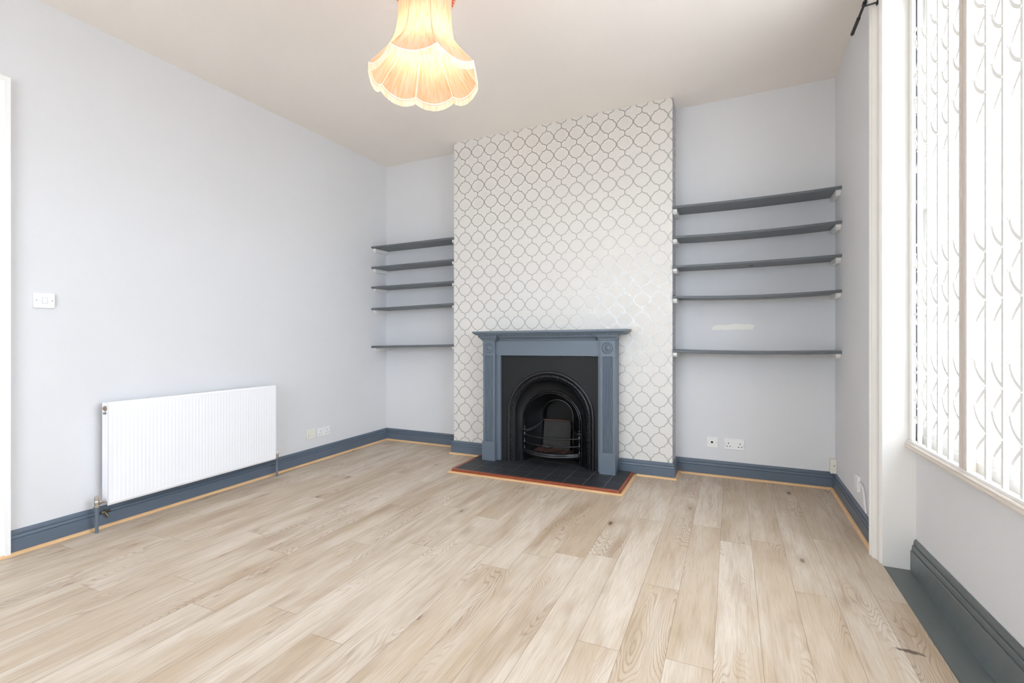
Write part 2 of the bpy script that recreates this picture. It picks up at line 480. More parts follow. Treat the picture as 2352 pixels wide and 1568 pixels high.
# bay skirting : taller, following the splayed wall
bm = bm_new()
SB = [(.0, -.0068), (.0, .086), (.0020, .0885), (.0075, .0895), (.0045, .0935), (.0065, .111), (.0085, .1145), (.0135, .1155), (.0115, .1195), (.0135, .134), (.0165, .140), (.0195, .1425), (.0205, .143)]
rows = []
NS = 24
for q in range(NS+1):
    y = BAY0-.0008+(BAY1+.001-BAY0+.0008)*q/NS; r_ = []
    for o, z in SB: r_.append(bm.verts.new((.7725+o+(xg(y)-xg(BAY0))*min(1, max(0, z)/.085), y, z)))
    r_.append(bm.verts.new((xg(y)+.0200, y, -.0068))); rows.append(r_)
n = len(rows[0]); bm.faces.new(rows[0]); bm.faces.new(rows[-1][::-1])
for A, B in zip(rows, rows[1:]):
    for i in range(n): bm.faces.new((A[i], B[i], B[(i+1) % n], A[(i+1) % n]))
struct('baseboard_bay', bm, M['grey_strip'])
tn += 1
bm = bm_new(); box(bm, .6665, .87, BAY1, BAY0-.001, -.06, -.007); struct('trim_%d' % tn, bm, M['grey_strip'])

# window casing (architrave plus reveal) in plan, floor to ceiling
tn += 1
bm = bm_new()
pl = [(.6745, 3.003), (.637, 3.002), (.6325, 2.996), (.6325, 2.986), (.640, 2.980), (.6405, 2.966), (.6375, 2.960), (.6435, 2.952), (.652, 2.940), (.655, 2.925), (.655, 2.905), (.660, 2.896), (.664, 2.8905), (.8025, 2.8905), (.8025, 3.003)]
prism(bm, pl, lambda p, q, t: (p, q, ceil_z(p)-.0005 if t == 9 else t), -.03, 9)
struct('trim_%d' % tn, bm, M['white_casing'])
# ------------------------------------------------------------------ window 1 (behind the gates)
ZS, ZT = .603, 2.80
def splay(dx): return lambda x, y, z: (xg(y)+x, y, z)
bm = bm_new()
fr = splay(0)
Y0w, Y1w = BAY0-.002, BAY1
for a, b in ((Y0w-.030, Y0w), (Y1w, Y1w+.03), (1.78, 1.84)): box(bm, .030, .065, a, b, .604, ZT-.001, fr)
box(bm, .030, .065, Y1w, Y0w, .604, .64, fr); box(bm, .030, .065, Y1w, Y0w, ZT-.05, ZT-.001, fr)
win = struct('window_1', bm, M['white'])
bm = bm_new()
for a, b in ((1.84, Y0w-.03), (Y1w+.03, 1.78)):
    for za, zb in ((.64, .68), (1.66, 1.69), (ZT-.09, ZT-.05)): box(bm, .036, .056, a, b, za, zb, fr)
    for ya, yb in ((a, a+.03), (b-.03, b)): box(bm, .036, .056, ya, yb, .68, ZT-.09, fr)
obj('sash', bm, M['white'], win)
for a, b in ((1.87, Y0w-.06), (Y1w+.06, 1.75)):
    for za, zb in ((.68, 1.66), (1.69, ZT-.09)):
        bm = bm_new(); box(bm, .045, .048, a, b, za, zb, fr); obj('pane', bm, M['glass'], win)
bm = bm_new()
prism(bm, [(-.024, .577), (-.026, .584), (-.022, .592), (-.024, .598), (-.020, .603), (.070, .603), (.070, .573), (-.002, .573), (-.012, .574)],
      lambda p, q, t: (xg(t)+p, t, q), Y1w+.001, Y0w+.0005)
obj('window_sill', bm, M['cream'], win)
bm = bm_new(); box(bm, .009, .0295, Y0w-.006, Y0w+.0015, .604, ZT-.002, fr); obj('side_lining', bm, M['dark_lining'], win)  # dark strip painting in the shade of the slot between grille and frame
# window 2 : unseen behind the camera, added to light the near part of the room
bm = bm_new(); x0, x1, z0, z1 = W2
for a, b in ((x0, x0+.06), (x1-.06, x1), (-1.68, -1.62)): box(bm, a, b, YF-.09, YF-.03, z0, z1)
for a, b in ((z0, z0+.06), (z1-.06, z1), (1.60, 1.65)): box(bm, x0, x1, YF-.09, YF-.03, a, b)
w2 = struct('window_2', bm, M['white'])
bm = bm_new(); box(bm, x0+.06, x1-.06, YF-.062, YF-.058, z0+.06, z1-.06); obj('pane', bm, M['glass'], w2)

# ------------------------------------------------------------------ door on the left edge
bm = bm_new()
box(bm, XL+.0005, XL+.022, 1.118, 1.192, .0005, 2.393); box(bm, XL+.0005, XL+.022, .245, .318, .0005, 2.393); box(bm, XL+.0005, XL+.022, .318, 1.118, 2.322, 2.393)
box(bm, XL+.022, XL+.030, 1.172, 1.192, .0005, 2.393); box(bm, XL+.022, XL+.030, .245, .265, .0005, 2.393); box(bm, XL+.022, XL+.030, .265, 1.172, 2.373, 2.393)
box(bm, XL-.119, XL+.0005, 1.105, 1.1345, .0005, 2.3395); box(bm, XL-.119, XL+.0005, .3005, .33, .0005, 2.3395); box(bm, XL-.119, XL+.0005, .33, 1.105, 2.31, 2.3395)
door = struct('door_1', bm, M['white'])
bm = bm_new(); box(bm, XL-.09, XL-.05, .332, 1.103, .005, 2.308)
for ya, yb in ((.42, .68), (.75, 1.01)):
    for za, zb in ((.25, .95), (1.15, 2.15)): box(bm, XL-.05, XL-.042, ya, yb, za, zb)
obj('door_leaf', bm, M['white'], door)

# ------------------------------------------------------------------ security gates in the bay
def yat(y): return y
BAR = .014
ZG0, ZG1 = .6035, 2.79
LINKS = [(2.50, 2), (2.20, 2), (1.487, 2), (1.028, 2)]
def gate(name, label, bars, posts, bays, frame, side):
    y0 = posts[0][0]
    t = thing(name, label, 'security gate', (xg(y0), y0, ZG0), 'folding lattice gates across the window')
    f = splay(0)
    for a, b in bars:
        bm = bm_new()
        # U shaped channel, open towards the window
        pl = [(-.007, a), (-.007, b), (.007, b), (.007, b-.002), (-.005, b-.002), (-.005, a+.002), (.007, a+.002), (.007, a)]
        prism(bm, pl, lambda p, q, z: (xg(q)+p, q, z), ZG0+.012, ZG1-.012)
        obj('upright', bm, M['white_grille'], t)
    for a, b in posts:
        bm = bm_new(); box(bm, -.013, .013, a, b, ZG0+.010, ZG1-.010, f)
        box(bm, -.0145, -.013, a+.004, b-.004, ZG0+.02, ZG1-.02, f)
        obj('lead_post', bm, M['cream'], t)
    ya, yb = frame
    for z0, z1, nm in ((ZG0, ZG0+.010, 'bottom_track'), (ZG1-.010, ZG1, 'top_track')):
        bm = bm_new(); box(bm, -.0125, .0125, ya, yb, z0, z1, f); obj(nm, bm, M['white_grille'], t)
    for a, b in bays:                       # a : far side (larger y), b : near side
        for zt, rep in LINKS:
            bm = bm_new()
            for k in range(rep):
                z0 = zt-.165*k; p = a-b
                c1 = bez((0, a-.18*p, z0), (0, a-.24*p, z0-.062), (0, b-.004, z0-.088), 10)
                c2 = bez((0, b-.003, z0-.090), (0, b+.40*p, z0-.112), (0, a-.22*p, z0-.162), 6)
                for cv, dx in ((c1, -.0005), (c2, .0035)):
                    L, Rr = [], []
                    for i, q in enumerate(cv):
                        d = (cv[min(i+1, len(cv)-1)]-cv[max(i-1, 0)]).normalized(); nn = Vector((0, -d.z, d.y))*.0065
                        row = []
                        for sg in (1, -1):
                            for xx in (0, .003):
                                y = q.y+sg*nn.y; row.append(bm.verts.new((xg(y)+dx+xx, y, q.z+sg*nn.z)))
                        L.append(row)
                    for A, B in zip(L, L[1:]):
                        for i, j in ((0, 1), (1, 3), (3, 2), (2, 0)): bm.faces.new((A[i], A[j], B[j], B[i]))
                    bm.faces.new([L[0][i] for i in (0, 1, 3, 2)]); bm.faces.new([L[-1][i] for i in (0, 1, 3, 2)])
                lathe(bm, [(.004, -.006), (.005, -.003), (.005, .004)], (xg(b)-.004, b, z0-.089), 'X', 8)
                lathe(bm, [(.004, -.004), (.005, -.002), (.005, .006)], (xg(a-.18*p)-.001, a-.18*p, z0-.004), 'X', 8)
            obj('lattice_link', bm, M['white_grille'], t)
    return t
lb = [(2.853, 2.886), (2.778, 2.792), (2.679, 2.693), (2.570, 2.584), (2.470, 2.484)]
g1 = gate('security_gate', 'white folding lattice gate between the window casing and the meeting posts', lb, [(2.343, 2.371)],
          [(2.853, 2.785), (2.778, 2.686), (2.679, 2.577), (2.570, 2.477), (2.470, 2.371)], (2.3405, 2.887), 0)
rb2 = [2.188-.1055*k for k in range(14)]
g2 = gate('security_gate', 'white folding lattice gate nearest the right edge of the photo', [(y, y+BAR) for y in rb2], [(2.310, 2.338)],
          [(2.310, 2.195)]+[(rb2[k], rb2[k+1]+.007) for k in range(13)], (BAY1+.01, 2.3395), 1)
for z in (.72, .80, .93, 1.06, 1.20, 1.42, 1.52, 1.72, 1.86, 2.05, 2.2, 2.31, 2.52):
    bm = bm_new(); box(bm, .0, .004, 2.79, 2.8545, z, z+.012, splay(0)); obj('bracket', bm, M['white_grille'], g1)
bm = bm_new(); box(bm, -.010, .006, 2.3405, 2.3427, ZG0+.012, ZG1-.012, splay(0)); obj('closing_strip', bm, M['tan'], g1, label='yellowed strip along the closing edge')

# ------------------------------------------------------------------ shelves
def shelf(label, grp, x0, x1, zl, zr, sag, cleats, hole=False, yf=3.893, ylip=0):
    t = thing('alcove_shelf', label, 'shelf', ((x0+x1)/2, YB-.12, (zl+zr)/2), grp)
    bm = bm_new(); N = 14; th = .019; rows = []
    y1 = YB-.001
    for k in range(N+1):
        s = k/N; x = x0+(x1-x0)*s; z = zl+(zr-zl)*s-sag*4*s*(1-s)
        rows.append([bm.verts.new(c) for c in ((x, yf+.003, z-th/2), (x, yf, z-th/2+.004), (x, yf, z+th/2-.004), (x, yf+.003, z+th/2), (x, y1, z+th/2), (x, y1, z-th/2))])
    for A, B in zip(rows, rows[1:]):
        for i in range(6): bm.faces.new((A[i], A[(i+1) % 6], B[(i+1) % 6], B[i]))
    bm.faces.new(rows[0]); bm.faces.new(rows[-1])
    obj('board', bm, M['grey'], t)
    for side in cleats:
        bm = bm_new()
        z = (zl if side == 'l' else zr)-th/2-.0005
        xa, xb = (x0+.0005, x0+.030) if side == 'l' else (x1-.030, x1-.0005)
        ya = yf+.030
        prism(bm, [(ya, z), (YB-.001, z), (YB-.001, z-.034), (ya+.02, z-.034), (ya, z-.020)], lambda p, q, tt: (tt, p, q), xa, xb)
        obj('cleat', bm, M['white'], t, label='white wooden cleat')
    if hole:
        bm = bm_new(); x = x0+(x1-x0)*.50; z = (zl+zr)/2-sag-th/2
        lathe(bm, [(.016, -.0008), (.014, -.0012)], (x, YB-.13, z), 'Z', 14); obj('screw_hole', bm, M['dark'], t)
    return t
ords = ['topmost', 'second from the top', 'middle', 'fourth from the top', 'lowest']
for o, zl, zr in zip(ords, (1.980, 1.775, 1.576, 1.359, .9775), (1.999, 1.796, 1.594, 1.387, 1.002)):
    shelf('%s grey shelf in the narrow alcove left of the chimney' % o, 'shelves in the left alcove', XL+.001, CHL-.001, zl, zr, .001, 'lr', yf=3.898)
for i, (o, zl, zr, sg) in enumerate(zip(ords, (2.078, 1.8486, 1.6233, 1.393, .980), (2.099, 1.866, 1.640, 1.402, .9885), (.009, .013, .007, .015, .009))):
    shelf('%s sagging grey shelf in the wide alcove right of the chimney' % o, 'shelves in the right alcove', CHR+.001, XR-.001, zl, zr, sg, 'lr', i == 2)

# ------------------------------------------------------------------ hearth
hz = .026
t = thing('hearth', 'low black slate tiled hearth edged in red brown tile under the fireplace', 'hearth', (-1.38, 3.65, 0))
bm = bm_new(); box(bm, HL+.020, HR-.020, HF+.024, YC-.0215, .0005, hz); obj('slate_tiles', bm, M['slate'], t)
bm = bm_new()
box(bm, HL+.0005, HR-.0005, HF+.0005, HF+.0235, .0005, hz+.001); box(bm, HL+.0005, HL+.0195, HF+.0235, YC-.0215, .0005, hz+.001); box(bm, HR-.0195, HR-.0005, HF+.0235, YC-.0215, .0005, hz+.001)
obj('tile_edging', bm, M['terracotta'], t, bevel=.004, label='red brown edging tiles')

# ------------------------------------------------------------------ fireplace surround
CXM = -1.376
def skew(o):
    for v in o.data.vertices:
        w = v.co+o_base(o); v.co.z += .0145*(w.x-CXM)*max(0, (w.z-.02)/1.12)
def o_base(o):
    b = Vector((0,0,0)); q = o.parent
    while q is not None: b += q.location; q = q.parent
    return b
sur = thing('fireplace_surround', 'grey painted wooden mantelpiece with fluted pilasters on the papered chimney breast', 'mantelpiece', (CXM, 3.82, hz))
PL = [(-1.960, -1.848), (-.933, -.820)]
g = M['grey_surround']
parts = []
bm = bm_new()
box(bm, -1.956, -1.811, 3.776, YC-.0005, hz+.0005, 1.103); box(bm, -.960, -.824, 3.776, YC-.0005, hz+.0005, 1.103)
box(bm, -1.811, -.960, 3.776, YC-.0005, .932, 1.103)
parts.append(obj('backing_board', bm, g, sur))
bm = bm_new(); box(bm, PL[0][1]+.001, PL[1][0]-.001, 3.764, 3.7755, .932, 1.052); parts.append(obj('frieze_panel', bm, g, sur))
for x0, x1 in PL:
    bm = bm_new()
    # five flutes cut in the front
    yf, yb = 3.740, 3.7755
    poly = [(x0, yb), (x0, yf), ]
    w = x1-x0; m0 = .016; fw = (w-2*m0)/6
    for k in range(6):
        xa = x0+m0+fw*k
        for s in range(7):
            a = PI*s/6; poly.append((xa+fw*.5-fw*.40*math.cos(a), yf+.0075*math.sin(a)))
    poly += [(x1, yf), (x1, yb)]
    prism(bm, poly, lambda p, q, tt: (p, q, tt), .188, .930)
    pil = obj('pilaster', bm, g, sur); parts.append(pil)
    bm = bm_new(); box(bm, x0-.005, x1+.005, 3.728, 3.7755, hz+.0005, .182)
    prism(bm, [(3.730, .182), (3.738, .1875), (3.7755, .1875), (3.7755, .182)], lambda p, q, tt: (tt, p, q), x0-.002, x1+.002)
    q = obj('plinth', bm, g, pil); parts.append(q)
    bm = bm_new(); box(bm, x0-.006, x1+.006, 3.733, 3.7755, .9305, .940); box(bm, x0, x1, 3.737, 3.7755, .940, 1.052)
    cb = obj('corner_block', bm, g, pil); parts.append(cb)
    bm = bm_new(); prof = [(.044, 0), (.044, -.004), (.040, -.007), (.037, -.003), (.032, -.003), (.029, -.007), (.026, -.003), (.021, -.003), (.018, -.006), (.013, -.010), (.007, -.013), (.001, -.0135)]
    lathe(bm, prof, ((x0+x1)/2, 3.7365, .996), 'Y', 32)
    parts.append(obj('roundel', bm, g, pil, smooth=60))
    bm = bm_new()
    for (za, zb, e0, e1) in ((1.0525, 1.060, .002, .006), (1.060, 1.066, .008, .008), (1.066, 1.084, .010, .024), (1.084, 1.103, .028, .034)):
        vs = []
        for z, e in ((za, e0), (zb, e1)):
            vs.append([bm.verts.new(c) for c in ((x0-e, 3.7755, z), (x0-e, 3.737-e, z), (x1+e, 3.737-e, z), (x1+e, 3.7755, z))])
        bm.faces.new(vs[0]); bm.faces.new(vs[1])
        for i in range(4): bm.faces.new((vs[0][i], vs[0][(i+1) % 4], vs[1][(i+1) % 4], vs[1][i]))
    parts.append(obj('capital', bm, g, pil))
bm = bm_new()
prism(bm, [(3.7635, 1.0525), (3.760, 1.060), (3.754, 1.062), (3.752, 1.070), (3.738, 1.082), (3.730, 1.086), (3.728, 1.103), (3.7755, 1.103), (3.7755, 1.0525)],
      lambda p, q, tt: (tt, p, q), PL[0][1]+.036, PL[1][0]-.036)
parts.append(obj('bed_moulding', bm, g, sur))
SX0, SX1, SY = -2.028, -.724, 3.665
bm = bm_new()
def ringbox(bm, e, z): return [bm.verts.new(c) for c in ((SX0+e, YC-.0005, z), (SX0+e, SY+e, z), (SX1-e, SY+e, z), (SX1-e, YC-.0005, z))]
prof = [(.036, 1.1035), (.036, 1.107), (.024, 1.108), (.022, 1.112), (.012, 1.116), (.006, 1.122), (.004, 1.126), (.0, 1.127), (.0, 1.137), (.003, 1.140)]
rs = [ringbox(bm, e, z) for e, z in prof]
bm.faces.new(rs[0]); bm.faces.new(rs[-1])
for A, B in zip(rs, rs[1:]):
    for i in range(4): bm.faces.new((A[i], A[(i+1) % 4], B[(i+1) % 4], B[i]))
parts.append(obj('mantel_shelf', bm, g, sur))
bm = bm_new()
nb = 74
for k in range(nb):
    x = SX0+.045+(SX1-SX0-.09)*k/(nb-1); sphere(bm, (x, SY+.036, 1.1045), .0062, 8, 6)
for k in range(11):
    y = SY+.05+k*.0165
    for x in (SX0+.034, SX1-.034): sphere(bm, (x, y, 1.1045), .0062, 8, 6)
parts.append(obj('bead_moulding', bm, g, sur, smooth=60))
for o in parts: skew(o)

# ------------------------------------------------------------------ cast iron insert
ins = thing('fireplace_insert', 'black cast iron fireplace with arched rope moulding set inside the grey mantelpiece', 'fireplace', (CXM, 3.82, hz))
NA = 40
def arch(R, zs, y, z0=hz+.001, cx=CXM, n=NA):
    L = [(cx-R, y, z0+(zs-z0)*k/6) for k in range(6)]
    A = [(cx-R*math.cos(PI*k/n), y, zs+R*math.sin(PI*k/n)) for k in range(n+1)]
    Rr = [(cx+R, y, z0+(zs-z0)*k/6) for k in range(5, -1, -1)]
    return L+A+Rr
def loft(bm, prof, **k):
    rows = [[bm.verts.new(c) for c in arch(R, zs, y, **k)] for R, zs, y in prof]
    for A, B in zip(rows, rows[1:]):
        for i in range(len(A)-1): bm.faces.new((A[i], A[i+1], B[i+1], B[i]))
    return rows
ZSP = .420
bm = bm_new()
IX0, IX1, IZ1, IY = -1.8105, -.9605, .9275, 3.800
inner = arch(.384, ZSP, IY)
def outer(c):
    x, y, z = c
    if z <= ZSP+1e-6: return (IX0 if x < CXM else IX1, y, z)
    a = math.atan2(z-ZSP, x-CXM); ca, sa = math.cos(a), math.sin(a)
    ts = []
    if ca > 1e-6: ts.append((IX1-CXM)/ca)
    if ca < -1e-6: ts.append((IX0-CXM)/ca)
    if sa > 1e-6: ts.append((IZ1-ZSP)/sa)
    tt = min(ts); return (CXM+ca*tt, y, ZSP+sa*tt)
out = [outer(c) for c in inner]
# push the two samples nearest to the corners onto them
for cxx in (IX0, IX1):
    i = min(range(len(out)), key=lambda k: (out[k][0]-cxx)**2+(out[k][2]-IZ1)**2); out[i] = (cxx, IY, IZ1)
vi = [bm.verts.new(c) for c in inner]; vo = [bm.verts.new(c) for c in out]
vb = [bm.verts.new((c[0], IY+.020, c[2])) for c in out]
for i in range(len(vi)-1):
    bm.faces.new((vi[i], vi[i+1], vo[i+1], vo[i])); bm.faces.new((vo[i], vo[i+1], vb[i+1], vb[i]))
obj('front_plate', bm, M['iron_plate'], ins)
bm = bm_new()
loft(bm, [(.384, ZSP, 3.800), (.382, ZSP, 3.792), (.376, ZSP, 3.788), (.362, ZSP, 3.790), (.357, ZSP, 3.798), (.353, ZSP, 3.800), (.350, ZSP, 3.794), (.340, ZSP, 3.790), (.328, ZSP, 3.796), (.322, ZSP, 3.804), (.318, ZSP, 3.806), (.314, ZSP, 3.802), (.309, ZSP, 3.806), (.306, ZSP, 3.814)])
ring = obj('arch_moulding', bm, M['iron'], ins, smooth=50)
bm = bm_new()
L0 = ZSP-hz; tot = 2*L0+PI*.337; nr = 150
for k in range(nr):
    s = (k+.5)/nr*tot
    if s < L0: c = Vector((CXM-.337, 0, hz+s)); d = Vector((0, 0, 1))
    elif s > L0+PI*.337: c = Vector((CXM+.337, 0, hz+tot-s)); d = Vector((0, 0, -1))
    else:
        a = (s-L0)/.337; c = Vector((CXM-.337*math.cos(a), 0, ZSP+.337*math.sin(a))); d = Vector((math.sin(a), 0, math.cos(a)))
    rad = Vector((d.z, 0, -d.x))
    c.y = 3.7905
    vs = []
    for r_, dy in ((-.0125, .006), (-.007, -.0025), (.004, -.0045), (.0125, .002)):
        vs.append([bm.verts.new(c+rad*r_*-1+d*w+Vector((0, dy+(.005 if w else 0), 0))) for w in (-.0031, 0, .0031)])
    for A, B in zip(vs, vs[1:]):
        for i in range(2): bm.faces.new((A[i], A[i+1], B[i+1], B[i]))
obj('rope_moulding', bm, M['iron'], ring)
bm = bm_new()
loft(bm, [(.306, ZSP, 3.814), (.304, ZSP-.002, 3.818), (.296, ZSP-.008, 3.832), (.280, ZSP-.028, 3.852), (.262, ZSP-.048, 3.866)])
obj('splayed_hood', bm, M['iron'], ins, smooth=50)
bm = bm_new(); z2 = .372
loft(bm, [(.262, z2, 3.866), (.261, z2, 3.858), (.256, z2, 3.855), (.251, z2, 3.860), (.249, z2, 3.866), (.246, z2, 3.859), (.241, z2, 3.857), (.237, z2, 3.864), (.235, z2, 3.878)])
obj('inner_arch_moulding', bm, M['iron'], ins, smooth=50)
bm = bm_new()
loft(bm, [(.235, z2, 3.878), (.222, .376, 3.905), (.190, .385, 3.96), (.150, .398, 4.015), (.143, .401, 4.020), (.142, .401, 4.014), (.136, .402, 4.013), (.134, .402, 4.022), (.130, .402, 4.10)])
obj('smoke_hood', bm, M['iron'], ins, smooth=50)
bm = bm_new(); box(bm, CXM-.135, CXM+.135, 4.100, 4.106, hz+.001, .60); obj('flue_back', bm, M['soot'], ins)
bm = bm_new()
prism(bm, [(3.975, .115), (4.010, .358), (4.030, .362), (4.030, .115)], lambda p, q, tt: (tt, p, q), CXM-.122, CXM+.122)
fb = obj('fireback', bm, M['fireback'], ins)
bm = bm_new(); tube(bm, [(CXM-.124, 4.006, .362), (CXM+.124, 4.006, .366)], .005, 8); obj('rusted_lip', bm, M['rust'], fb, label='rusty top edge of the fireback')
# grate basket
def bow(x, d, zc=0): s = (x-CXM)/.25; return 3.862-d*(1-s*s)
bm = bm_new(); N = 24
rows = []
for k in range(N+1):
    x = CXM-.258+.516*k/N
    rows.append([bm.verts.new((x, bow(x, .115)+dy, z)) for dy, z in ((-.004, .092), (-.016, .098), (-.020, .108), (-.016, .118), (-.008, .122), (-.006, .132), (.012, .138), (.020, .132), (.020, .100))])
for A, B in zip(rows, rows[1:]):
    for i in range(9): bm.faces.new((A[i], A[(i+1) % 9], B[(i+1) % 9], B[i]))
bm.faces.new(rows[0]); bm.faces.new(rows[-1])
gr = obj('fire_grate', bm, M['iron'], ins, smooth=50)
for z, d, r_ in ((.190, .105, .0065), (.252, .095, .0055)):
    bm = bm_new(); tube(bm, [(CXM-.235+.47*k/20, bow(CXM-.235+.47*k/20, d), z) for k in range(21)], r_, 8)
    obj('grate_rail', bm, M['iron'], gr, smooth=60)
bm = bm_new()
for dx, r_ in ((-.05, .006), (-.036, .009), (-.018, .012), (0, .015), (.018, .012), (.036, .009), (.05, .006)): sphere(bm, (CXM+dx, bow(CXM, .105)-.004, .190), r_, 10, 8)
for dz in (-.016, .016): sphere(bm, (CXM, bow(CXM, .105)-.004, .190+dz), .006, 8, 6)
obj('grate_ornament', bm, M['iron'], gr, smooth=60)
for sx in (-1, 1):
    bm = bm_new(); x = CXM+sx*.242; y = 3.852
    lathe(bm, [(.009, .128), (.013, .134), (.008, .142), (.008, .175), (.012, .182), (.012, .197), (.008, .205), (.008, .238), (.014, .246), (.014, .262), (.009, .27), (.011, .285), (.016, .292), (.016, .300), (.008, .305), (.009, .316), (.006, .326), (.001, .330)], (x, y, 0), 'Z', 14)
    sphere(bm, (x-.016, y-.008, .293), .008, 8, 6); sphere(bm, (x+.016, y-.008, .293), .008, 8, 6)
    obj('grate_post', bm, M['iron'], gr, smooth=60)
    for dz in (0, .016):
        bm = bm_new(); tube(bm, bez((x-sx*.01, y-.004, .282+dz*.6), (CXM+sx*.165, 3.90, .285+dz), (CXM+sx*.124, 3.990, .358+dz*.5), 12), .0055, 8)
        obj('side_arm', bm, M['iron'], gr, smooth=60)
for k in range(13):
    bm = bm_new(); x = CXM-.15+.30*k/12; tube(bm, [(x, 3.83, .126), (x, 3.965, .126)], .0050, 6)
    obj('grate_bar', bm, M['rust'], gr, label='rust brown grate bar')
bm = bm_new(); box(bm, CXM-.24, CXM+.24, 3.88, 4.09, hz+.0006, hz+.006); obj('ash_bed', bm, M['soot'], ins)

# ------------------------------------------------------------------ radiator
RX0, RX1, RY0, RY1 = -3.279, -3.214, 1.576, 2.688
rad = thing('radiator', 'long white ribbed panel radiator on the left wall', 'radiator', ((RX0+RX1)/2, 2.13, .14))
ZB, ZTOP = .142, .720
def rskew(x, y, z): return (x, y, z - .010*(y-2.13)*((z-.14)/.58))
bm = bm_new()
# pressed front sheet : shallow ribs
N = 50; ribs = []
ys = [(RY0, 0), (RY0+.020, 0)]
p = (RY1-RY0-.04)/N
for k in range(N):
    y = RY0+.02+p*k
    ys += [(y+p*.18, -.0011), (y+p*.42, -.0011), (y+p*.58, 0), (y+p*.95, 0)]
ys += [(RY1, 0)]
zr = [(ZB, 1, 0), (ZB+.012, 0, 0), (ZB+.030, 0, 0), (ZB+.05, 0, 1), (ZTOP-.05, 0, 1), (ZTOP-.03, 0, 0), (ZTOP-.010, 0, 0), (ZTOP, 1, 0)]
grid = [[bm.verts.new(rskew(RX1+d*rib-edge*.006, y, z)) for (y, d) in ys] for (z, edge, rib) in zr]
for A, B in zip(grid, grid[1:]):
    for i in range(len(A)-1): bm.faces.new((A[i], A[i+1], B[i+1], B[i]))
box(bm, RX1-.012, RX1-.0062, RY0, RY1, ZB, ZTOP, rskew)
obj('front_panel', bm, M['rad_white'], rad, smooth=25)
for y0, y1 in ((RY0+.001, RY0+.003), (RY1-.003, RY1-.001)):
    bm = bm_new(); box(bm, RX0, RX1-.012, y0, y1, ZB+.02, ZTOP-.004, rskew)
    obj('side_cover', bm, M['rad_white'], rad)
bm = bm_new(); box(bm, RX0, RX1-.0125, RY0+.003, RY1-.003, ZTOP-.010, ZTOP-.004, rskew)
obj('top_grille', bm, M['rad_white'], rad)
bm = bm_new()
for k in range(34):
    y = RY0+.02+k*.0325; box(bm, RX0+.004, RX1-.014, y, y+.012, ZB+.03, ZTOP-.03, rskew)
obj('convector_fin', bm, M['rad_white'], rad)
for y in (RY0+.2, RY1-.2):
    bm = bm_new(); box(bm, XL+.001, RX0-.0005, y, y+.03, ZTOP-.16, ZTOP-.06, rskew)
    obj('wall_bracket', bm, M['rad_white'], rad)
bm = bm_new(); yy = RY0
lathe(bm, [(.016, 0), (.016, -.004), (.011, -.006), (.011, -.010), (.004, -.011)], (-3.246, yy+.0005, ZTOP-.030), 'Y', 6); obj('blanking_plug', bm, M['copper'], rad, label='copper coloured blanking plug')
bm = bm_new(); lathe(bm, [(.007, 0), (.007, -.012), (.002, -.013)], (-3.243, yy+.0005, ZTOP-.056), 'Y', 10); obj('air_vent', bm, M['screw'], rad)
for (yp, sgn, cap) in ((1.534, 1, M['chrome']), (2.720, -1, M['cream_plastic'])):
    yr = RY0 if sgn > 0 else RY1
    bm = bm_new(); px = -3.243
    tube(bm, [(px, yp, .0005), (px, yp, .148)], .0085, 14); obj('supply_pipe', bm, M['grey_surround'], rad, smooth=60, label='grey painted pipe')
    bm = bm_new()
    lathe(bm, [(.0125, .140), (.0140, .143), (.0140, .152), (.0105, .155), (.0105, .160), (.013, .164), (.013, .178), (.010, .182)], (px, yp, 0), 'Z', 14)
    lathe(bm, [(.009, 0), (.009, sgn*.010), (.013, sgn*.012), (.013, sgn*.022), (.0085, sgn*.025), (.0085, abs(yr-yp)*sgn)], (px, yp, .168), 'Y', 14)
    vb_ = obj('lockshield_valve', bm, M['chrome'], rad, smooth=40, label='chrome valve')
    bm = bm_new(); lathe(bm, [(.0125, .1825), (.0135, .186), (.0125, .204), (.009, .207)], (px, yp, 0), 'Z', 14); obj('valve_cap', bm, cap, vb_, smooth=40)

t = thing('drain_valve', 'small dull brass drain cock on the skirting beside the radiator pipe', 'valve', (-3.287, 1.60, .09))
bm = bm_new()
lathe(bm, [(.007, -.022), (.009, -.020), (.009, .000), (.006, .004), (.006, .024)], (-3.284, 1.595, .092), 'Y', 10)
tube(bm, [(-3.284, 1.592, .090), (-3.270, 1.604, .062)], .0065, 8)
tube(bm, [(-3.294, 1.595, .092), (-3.284, 1.595, .092)], .006, 8)
obj('valve_body', bm, M['brass'], t, smooth=50)

# ------------------------------------------------------------------ wall plates
def plate_left(name, label, cat, y0, y1, z0, z1, mat, th=.010, group=None):
    t = thing(name, label, cat, (XL, (y0+y1)/2, (z0+z1)/2), group)
    bm = bm_new(); box(bm, XL+.0005, XL+th, y0, y1, z0, z1); obj('face_plate', bm, mat, t, bevel=.0025); return t
def plate_back(name, label, cat, x0, x1, z0, z1, mat, th=.010, group=None):
    t = thing(name, label, cat, ((x0+x1)/2, YB, (z0+z1)/2), group)
    bm = bm_new(); box(bm, x0, x1, YB-th, YB-.0005, z0, z1); obj('face_plate', bm, mat, t, bevel=.0025); return t
t = plate_left('light_switch', 'white single light switch on the left wall beside the door frame', 'light switch', 1.287, 1.375, 1.250, 1.330, M['plastic'])
bm = bm_new(); box(bm, XL+.010, XL+.0145, 1.322, 1.341, 1.276, 1.304); obj('rocker', bm, M['plastic'], t, bevel=.001)
bm = bm_new(); box(bm, XL+.0099, XL+.0104, 1.3195, 1.3435, 1.2735, 1.3065); obj('rocker_recess', bm, M['dark_lining_lite'], t)
